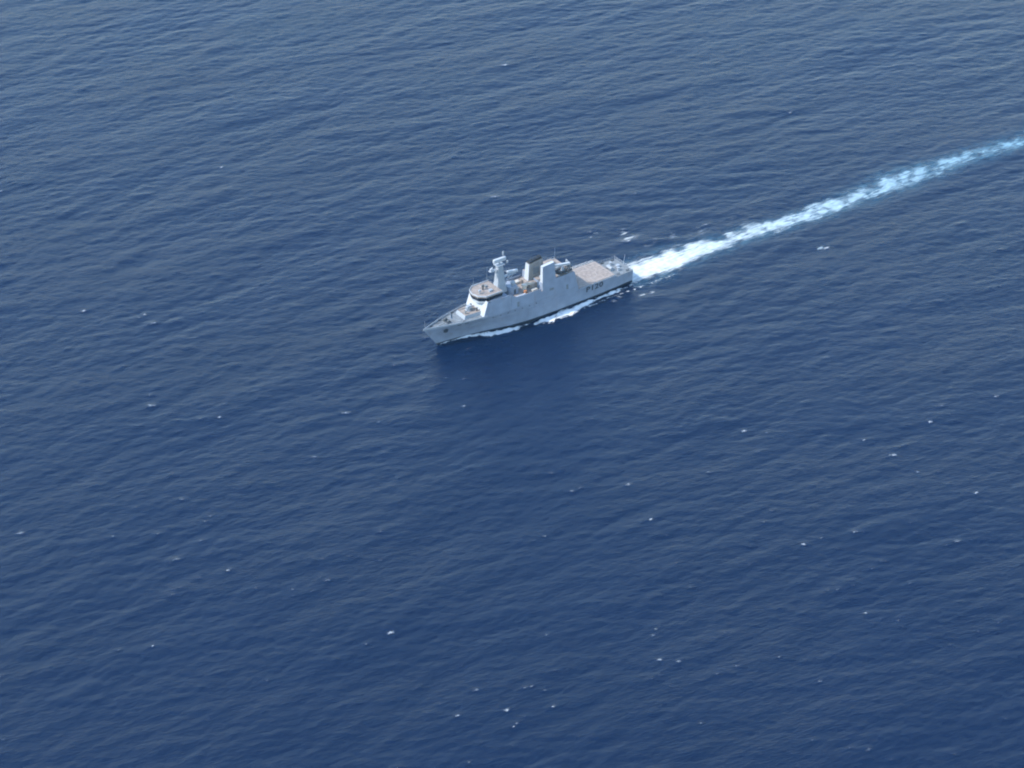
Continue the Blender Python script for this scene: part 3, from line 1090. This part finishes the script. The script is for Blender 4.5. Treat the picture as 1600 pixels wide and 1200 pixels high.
circ = []
for k in range(36):
    a0, a1 = 2 * math.pi * k / 36, 2 * math.pi * (k + 1) / 36
    circ.append((17.2 + 3.3 * math.cos(a0), 3.3 * math.sin(a0), 17.2 + 3.3 * math.cos(a1), 3.3 * math.sin(a1), 0.22))
marking('landing_circle', circ)
marking('centre_line', [(9.8, 0, 13.6, 0, 0.25)], lift=0.012)
marking('centre_line', [(20.8, 0, 26.0, 0, 0.25)], lift=0.012)
for e_ in ((9.9, 5.5, 26.0, 5.8, 0.2), (9.9, -5.5, 26.0, -5.8, 0.2), (9.6, -5.7, 9.6, 5.7, 0.2)):
    marking('edge_line', [e_], lift=0.010)
for s in (1, -1):
    for k in range(8):
        u0, u1 = 9.6 + k * 2.05, 9.6 + k * 2.05 + 1.9
        v = hull_side(u0, 6.7)
        mb = MB()
        o = 0.95
        mb.pipe([P(u0, s * v, 6.66), P(u0, s * (v + o), 7.0), P(u1, s * (v + o), 7.0), P(u1, s * v, 6.66)], 0.035, seg=6)
        for j in range(1, 6):
            uu = u0 + (u1 - u0) * j / 6
            mb.tube(P(uu, s * v, 6.66), P(uu, s * (v + o), 7.0), 0.018, seg=4)
        for j in range(1, 4):
            mb.tube(P(u0, s * (v + o * j / 4), 6.66 + 0.34 * j / 4), P(u1, s * (v + o * j / 4), 6.66 + 0.34 * j / 4), 0.018, seg=4)
        mb.build('safety_net', 'steel', ship)


def railing(us, vs, ws, h=1.05, name='railing'):
    mb = MB()
    pts = [P(u, v, w) for u, v, w in zip(us, vs, ws)]
    for p in pts:
        mb.tube(p, p + Vector((0, 0, h)), 0.035, seg=5)
    for k in (0.4, 0.72, 1.0):
        for a, b in zip(pts[:-1], pts[1:]):
            mb.tube(a + Vector((0, 0, h * k)), b + Vector((0, 0, h * k)), 0.025, seg=4)
    return mb.build(name, 'steel', ship)


for s in (1, -1):
    us = np.linspace(0.25, 8.7, 8)
    railing(us, [s * (hull_side(u, 5.3) - 0.12) for u in us], [5.3] * 8)
    us = np.linspace(68.8, 84.0, 11)
    railing(us, [s * (hull_side(u, deck_height(u)) - 0.3) for u in us], [deck_height(u) for u in us], h=1.15)
    us = np.linspace(28.4, 36.0, 6)
    railing(us, [s * (sup_v(u, 14.3) - 2.9 if s > 0 else sup_v(u, 14.3) - 0.3) * 1.0 for u in us], [14.3] * 6)
vs = np.linspace(-5.6, 5.6, 9)
railing([0.2] * 9, list(vs), [5.3] * 9)
# quarterdeck gear
for (u, v) in ((2.0, 4.6), (2.0, -4.6), (6.6, 5.0), (6.6, -5.0)):
    mb = MB()
    mb.box(P(u, v, 5.36), (1.3, 0.5, 0.1))
    for d in (-0.4, 0.4):
        mb.tube(P(u + d, v, 5.35), P(u + d, v, 6.0), 0.2, 0.22)
    mb.build('bollard', 'dark', ship)
for v in (-2.4, 2.4):
    mb = MB()
    mb.tube(P(4.6, v, 5.3), P(4.6, v, 6.4), 0.55, 0.4, seg=14).tube(P(4.6, v, 6.4), P(4.6, v, 6.6), 0.55, seg=14)
    mb.build('capstan', 'grey_upper', ship)
mb = MB()
mb.tube(P(6.8, -1.3, 6.1), P(6.8, 1.3, 6.1), 0.65, seg=16).box(P(6.8, -1.4, 5.9), (1.4, 0.12, 1.3)).box(P(6.8, 1.4, 5.9), (1.4, 0.12, 1.3))
mb.build('mooring_winch', 'grey_upper', ship)
mb = MB()
mb.box(P(3.2, 0.2, 5.75), (1.6, 1.3, 0.8), bev=0.08)
mb.build('locker', 'grey_upper', ship)
mb = MB()
mb.tube(P(0.4, 0, 5.3), P(-0.3, 0, 9.4), 0.06, 0.04, seg=6)
mb.build('ensign_staff', 'white', ship)
# lights and hose boxes at the front of the flight deck
for v in (-3.6, 0.0, 3.6):
    mb = MB()
    mb.box(P(26.75, v, 8.0), (0.5, 1.6, 2.2), bev=0.06)
    mb.build('door', 'deck_grey' if v else 'dark', ship)

# foredeck: raised gun platform, gun, windlasses, breakwater, bollards, anchors
mb = MB()
d0 = deck_height(72)
mb.prism([P(67.9, 3.4, d0 - 0.1), P(74.6, 2.8, d0 - 0.1), P(74.6, -2.8, d0 - 0.1), P(67.9, -3.4, d0 - 0.1)],
         [P(67.4, 3.2, 9.95), P(74.1, 2.6, 9.95), P(74.1, -2.6, 9.95), P(67.4, -3.2, 9.95)])
plat = mb.build('gun_platform', ['grey_upper'], ship)
plat.data.materials.append(M['deck_tan'])
for p in plat.data.polygons:
    if p.normal.z > 0.7:
        p.material_index = 1
mb = MB()
mb.tube(P(71.0, 0, 9.9), P(71.0, 0, 10.5), 1.15, 1.05, seg=18)
mb.prism([P(69.7, 0.95, 10.4), P(72.2, 0.75, 10.4), P(72.2, -0.75, 10.4), P(69.7, -0.95, 10.4)],
         [P(69.9, 0.6, 11.9), P(71.6, 0.45, 11.75), P(71.6, -0.45, 11.75), P(69.9, -0.6, 11.9)])
gun = mb.build('deck_gun', 'grey_upper', ship)
mb = MB()
mb.tube(P(71.8, 0, 11.2), P(75.3, 0, 11.55), 0.13, 0.07, seg=10).tube(P(75.2, 0, 11.54), P(75.6, 0, 11.58), 0.11, seg=10)
mb.build('barrel', 'dark', gun)
for s in (1, -1):
    mb = MB()
    mb.box(P(70.6, s * 1.05, 11.0), (1.3, 0.45, 0.8), bev=0.06)
    mb.build('ammunition_box', 'deck_grey', gun)
for (u, v, m) in ((68.6, 2.0, 'dark'), (68.8, -1.6, 'dark'), (73.2, 1.5, 'deck_grey')):
    mb = MB()
    mb.tube(P(u, v, 9.9), P(u, v, 10.9), 0.28, 0.25).ball(P(u, v, 11.0), 0.4, 0.7, seg=12)
    mb.build('ventilator', m, ship)
mb = MB()
dw = deck_height(77)
mb.prism([P(78.6, 0.0, dw), P(76.4, 3.6, dw), P(76.25, 3.6, dw), P(78.4, 0.0, dw)], [P(78.8, 0.0, dw + 0.8), P(76.6, 3.55, dw + 0.8), P(76.5, 3.55, dw + 0.8), P(78.65, 0.0, dw + 0.8)])
mb.prism([P(78.6, 0.0, dw), P(76.4, -3.6, dw), P(76.25, -3.6, dw), P(78.4, 0.0, dw)], [P(78.8, 0.0, dw + 0.8), P(76.6, -3.55, dw + 0.8), P(76.5, -3.55, dw + 0.8), P(78.65, 0.0, dw + 0.8)])
mb.build('breakwater', 'grey_upper', ship)
for v in (-1.0, 1.0):
    mb = MB()
    dk = deck_height(80)
    mb.tube(P(80.2, v - 0.45, dk + 0.6), P(80.2, v + 0.45, dk + 0.6), 0.6, seg=14)
    mb.box(P(80.2, v, dk + 0.2), (1.5, 1.2, 0.4))
    w_ = mb.build('windlass', 'dark', ship)
    mb = MB()
    mb.pipe([P(80.8, v, dk + 0.75), P(83.4, v * 0.8, dk + 0.12), P(84.6, v * 0.9, dk + 0.1)], 0.09, seg=6)
    mb.build('chain', 'dark', w_)
for (u, v) in ((82.0, 2.2), (82.0, -2.2), (86.6, 0.75), (86.6, -0.75), (75.4, 3.9), (75.4, -3.9)):
    mb = MB()
    dk = deck_height(u)
    mb.box(P(u, v, dk + 0.06), (1.1, 0.42, 0.1))
    for d in (-0.32, 0.32):
        mb.tube(P(u + d, v, dk + 0.05), P(u + d, v, dk + 0.6), 0.16, 0.18)
    mb.build('bollard', 'dark', ship)
mb = MB()
mb.tube(P(89.6, 0, 9.1), P(89.9, 0, 12.0), 0.05, 0.03, seg=6)
mb.build('jack_staff', 'white', ship)
for s in (1, -1):
    u, w = 82.0, 6.3
    v = hull_side(u, w)
    dv = (hull_side(u, w + 0.8) - hull_side(u, w - 0.8)) / 1.6
    du = (hull_side(u + 1, w) - hull_side(u - 1, w)) / 2
    nrm = Vector((-du, s * 1.0, -dv)).normalized()
    up = Vector((0, s * dv, 1.0)).normalized()
    sd = nrm.cross(up).normalized()
    c = P(u, s * v, w)
    mb = MB()
    mb.tube(c - nrm * 0.3, c + nrm * 0.06, 0.85, 0.95, seg=16)
    pk = mb.build('anchor_pocket', 'dark', ship)
    mb = MB()
    mb.tube(c + nrm * 0.22 + up * 0.7, c + nrm * 0.22 - up * 0.8, 0.14)
    mb.tube(c + nrm * 0.26 - up * 0.8 - sd * 0.7, c + nrm * 0.26 - up * 0.8 + sd * 0.7, 0.18)
    for k in (-1, 1):
        mb.tube(c + nrm * 0.26 - up * 0.8 + sd * 0.6 * k, c + nrm * 0.3 + up * 0.25 + sd * 0.75 * k, 0.17, 0.05)
    mb.build('anchor', 'dark', ship)
# freeing ports and scuttles along the bow
for s in (1, -1):
    for u in (74.6, 77.4):
        v = hull_side(u, 7.9)
        mb = MB()
        mb.box(P(u, s * (v + 0.01), 7.9), (1.5, 0.1, 0.35), Matrix.Rotation(-s * math.atan((hull_side(u + 1, 7.9) - hull_side(u - 1, 7.9)) / 2) * -1, 4, 'Z'))
        mb.build('fairlead', 'dark', ship)

# rubbing strake, plating seams and scuttles along the sides
for s in (1, -1):
    mb = MB()
    rr = []
    for u in np.linspace(26.6, 72.0, 24):
        v = hull_side(u, 6.2)
        rr.append([P(u, s * (v - 0.02), 6.12), P(u, s * (v + 0.09), 6.15), P(u, s * (v + 0.09), 6.27), P(u, s * (v - 0.02), 6.3)])
    vr = strip(mb, rr, closed=True)
    mb.bm.faces.new(vr[0])
    mb.bm.faces.new(vr[-1])
    mb.build('rubbing_strake', 'grey', ship)
    for k in range(7):
        u = 45.5 + k * 3.1
        v = hull_side(u, 7.3)
        mb = MB()
        mb.tube(P(u, s * (v - 0.1), 7.3), P(u, s * (v + 0.03), 7.3), 0.2, seg=12)
        mb.build('scuttle', 'glass', ship)
    for (u, w, sx, sz) in ((53.5, 9.6, 0.9, 1.9), (31.5, 9.4, 0.9, 1.9), (38.5, 10.8, 1.8, 0.9)):
        v = sup_v(u, w)
        mb = MB()
        mb.box(P(u, s * (v + 0.0), w), (sx, 0.12, sz), Matrix.Rotation(s * math.atan(SUP_IN), 4, 'X'), bev=0.03)
        mb.build('side_door' if sz > 1 else 'side_vent', 'deck_grey', ship)
# signal halyards and aerial wires
for (a_, b_) in (((56.0, 4.1, 22.5), (58.0, 4.4, 14.4)), ((56.0, -4.1, 22.5), (58.0, -4.4, 14.4)), ((56.2, 0, 24.3), (43.8, -0.8, 20.8)), ((57.6, 0, 24.2), (66.5, 0, 16.4))):
    mb = MB()
    mb.tube(P(*a_), P(*b_), 0.025, seg=4)
    mb.build('wire', 'dark', ship)
for (u, v, w, h) in ((43.0, 4.9, 20.7, 4.0), (28.6, -5.3, 14.3, 5.0), (50.6, 2.2, 14.3, 4.5), (66.0, -4.0, 16.0, 3.5), (66.0, 4.0, 16.0, 3.5)):
    mb = MB()
    mb.tube(P(u, v, w), P(u - 0.3, v * 1.05, w + h), 0.045, 0.02, seg=5)
    mb.build('whip_antenna', 'grey_upper', ship)

# the number on both quarters
def hull_number(side):
    cu = bpy.data.curves.new('hull_number', 'FONT')
    cu.body = 'P120'
    cu.size = 3.0
    cu.space_character = 1.12
    cu.offset = 0.08
    tmp = bpy.data.objects.new('hull_number', cu)
    scene.collection.objects.link(tmp)
    dg = bpy.context.evaluated_depsgraph_get()
    me = bpy.data.meshes.new_from_object(tmp.evaluated_get(dg))
    bpy.data.objects.remove(tmp)
    bpy.data.curves.remove(cu)
    xs = [v.co.x for v in me.vertices]
    x0, x1 = min(xs), max(xs)
    bm = bmesh.new()
    bm.from_mesh(me)
    bmesh.ops.recalc_face_normals(bm, faces=bm.faces[:])
    for v in bm.verts:
        f = (v.co.x - x0) / (x1 - x0)
        u = 22.6 - f * 7.9 if side > 0 else 14.7 + f * 7.9
        w = 3.9 + v.co.y * 1.0
        v.co = P(u, side * (hull_side(u, w) + 0.035), w)
    bm.to_mesh(me)
    bm.free()
    me.name = 'hull_number'
    me.materials.clear()
    me.materials.append(M['number'])
    o = bpy.data.objects.new('hull_number', me)
    scene.collection.objects.link(o)
    o.parent = ship
    o['label'] = 'black hull number P120 painted on the grey side'


hull_number(1)
hull_number(-1)

# ------------------------------------------------------------------ the boat in the davit
boat = bpy.data.objects.new('inflatable_boat', None)
scene.collection.objects.link(boat)
bx, by = ship_to_world(32.5, 4.9)
boat.location = (bx, by, 14.85)
boat.rotation_euler = (0, 0, math.pi + ALPHA)
boat.scale = (0.95, 1.2, 1.35)
tag(boat, 'dark rubber inflatable boat stowed behind the funnel on the ship\'s side', 'boat')
mb = MB()
for s in (1, -1):
    path = [(-3.3, s * 1.0, 0.75), (-1.0, s * 1.05, 0.75), (1.2, s * 0.98, 0.8), (2.4, s * 0.65, 0.95), (3.2, s * 0.18, 1.15)]
    for a, b in zip(path[:-1], path[1:]):
        mb.tube(a, b, 0.34, seg=14)
        mb.ball(b, 0.34, seg=12)
    mb.tube((-3.3, s * 1.0, 0.75), (-3.7, s * 1.0, 0.75), 0.34, 0.12, seg=14)
mb.build('tube', 'rubber', boat, smooth=True)
mb = MB()
strip(mb, [[(x, -h, 0.62), (x, -h * 0.8, 0.3), (x, 0, k), (x, h * 0.8, 0.3), (x, h, 0.62)] for (x, h, k) in ((-3.3, 0.95, 0.05), (-1.0, 1.0, 0.0), (1.2, 0.92, 0.05), (2.4, 0.55, 0.3), (3.1, 0.12, 0.85))])
mb.build('boat_hull', 'black', boat)
mb = MB()
mb.prism([(-3.2, -0.8, 0.6), (1.6, -0.75, 0.6), (1.6, 0.75, 0.6), (-3.2, 0.8, 0.6)], [(-3.2, -0.8, 0.7), (1.6, -0.75, 0.7), (1.6, 0.75, 0.7), (-3.2, 0.8, 0.7)])
mb.build('floor', 'deck_grey', boat)
mb = MB()
mb.prism([(-0.4, -0.45, 0.68), (0.6, -0.45, 0.68), (0.6, 0.45, 0.68), (-0.4, 0.45, 0.68)], [(-0.3, -0.38, 1.75), (0.2, -0.38, 1.75), (0.2, 0.38, 1.75), (-0.3, 0.38, 1.75)])
mb.build('console', 'grey_upper', boat)
for x in (-2.2, -1.2):
    mb = MB()
    mb.box((x, 0, 1.0), (0.5, 0.7, 0.6), bev=0.08)
    mb.build('seat', 'deck_tan', boat)
for s in (1, -1):
    mb = MB()
    mb.box((-3.5, s * 0.35, 1.25), (0.5, 0.4, 0.75), bev=0.08)
    mb.box((-3.55, s * 0.35, 0.6), (0.2, 0.15, 0.9))
    mb.build('outboard_motor', 'dark', boat)
mb = MB()
mb.pipe([(-2.9, -0.95, 0.9), (-2.7, -0.7, 2.3), (-2.7, 0.7, 2.3), (-2.9, 0.95, 0.9)], 0.06, seg=8)
mb.build('arch', 'steel', boat)

# ------------------------------------------------------------------ the air
haze_mat, nt_, out_ = new_mat('sea_haze')
vol_ = nt_.nodes.new('ShaderNodeVolumePrincipled')
vol_.inputs['Color'].default_value = (0.24, 0.58, 1.0, 1.0)
vol_.inputs['Density'].default_value = 0.00004
vol_.inputs['Anisotropy'].default_value = 0.2
nt_.links.new(vol_.outputs[0], out_.inputs['Volume'])
mb = MB()
mb.box((0, 0, 232.0), (88000.0, 88000.0, 476.0))
M['haze'] = haze_mat
haze = mb.build('haze', 'haze')
tag(haze, 'thin bluish haze over the open sea', 'haze', kind='stuff')
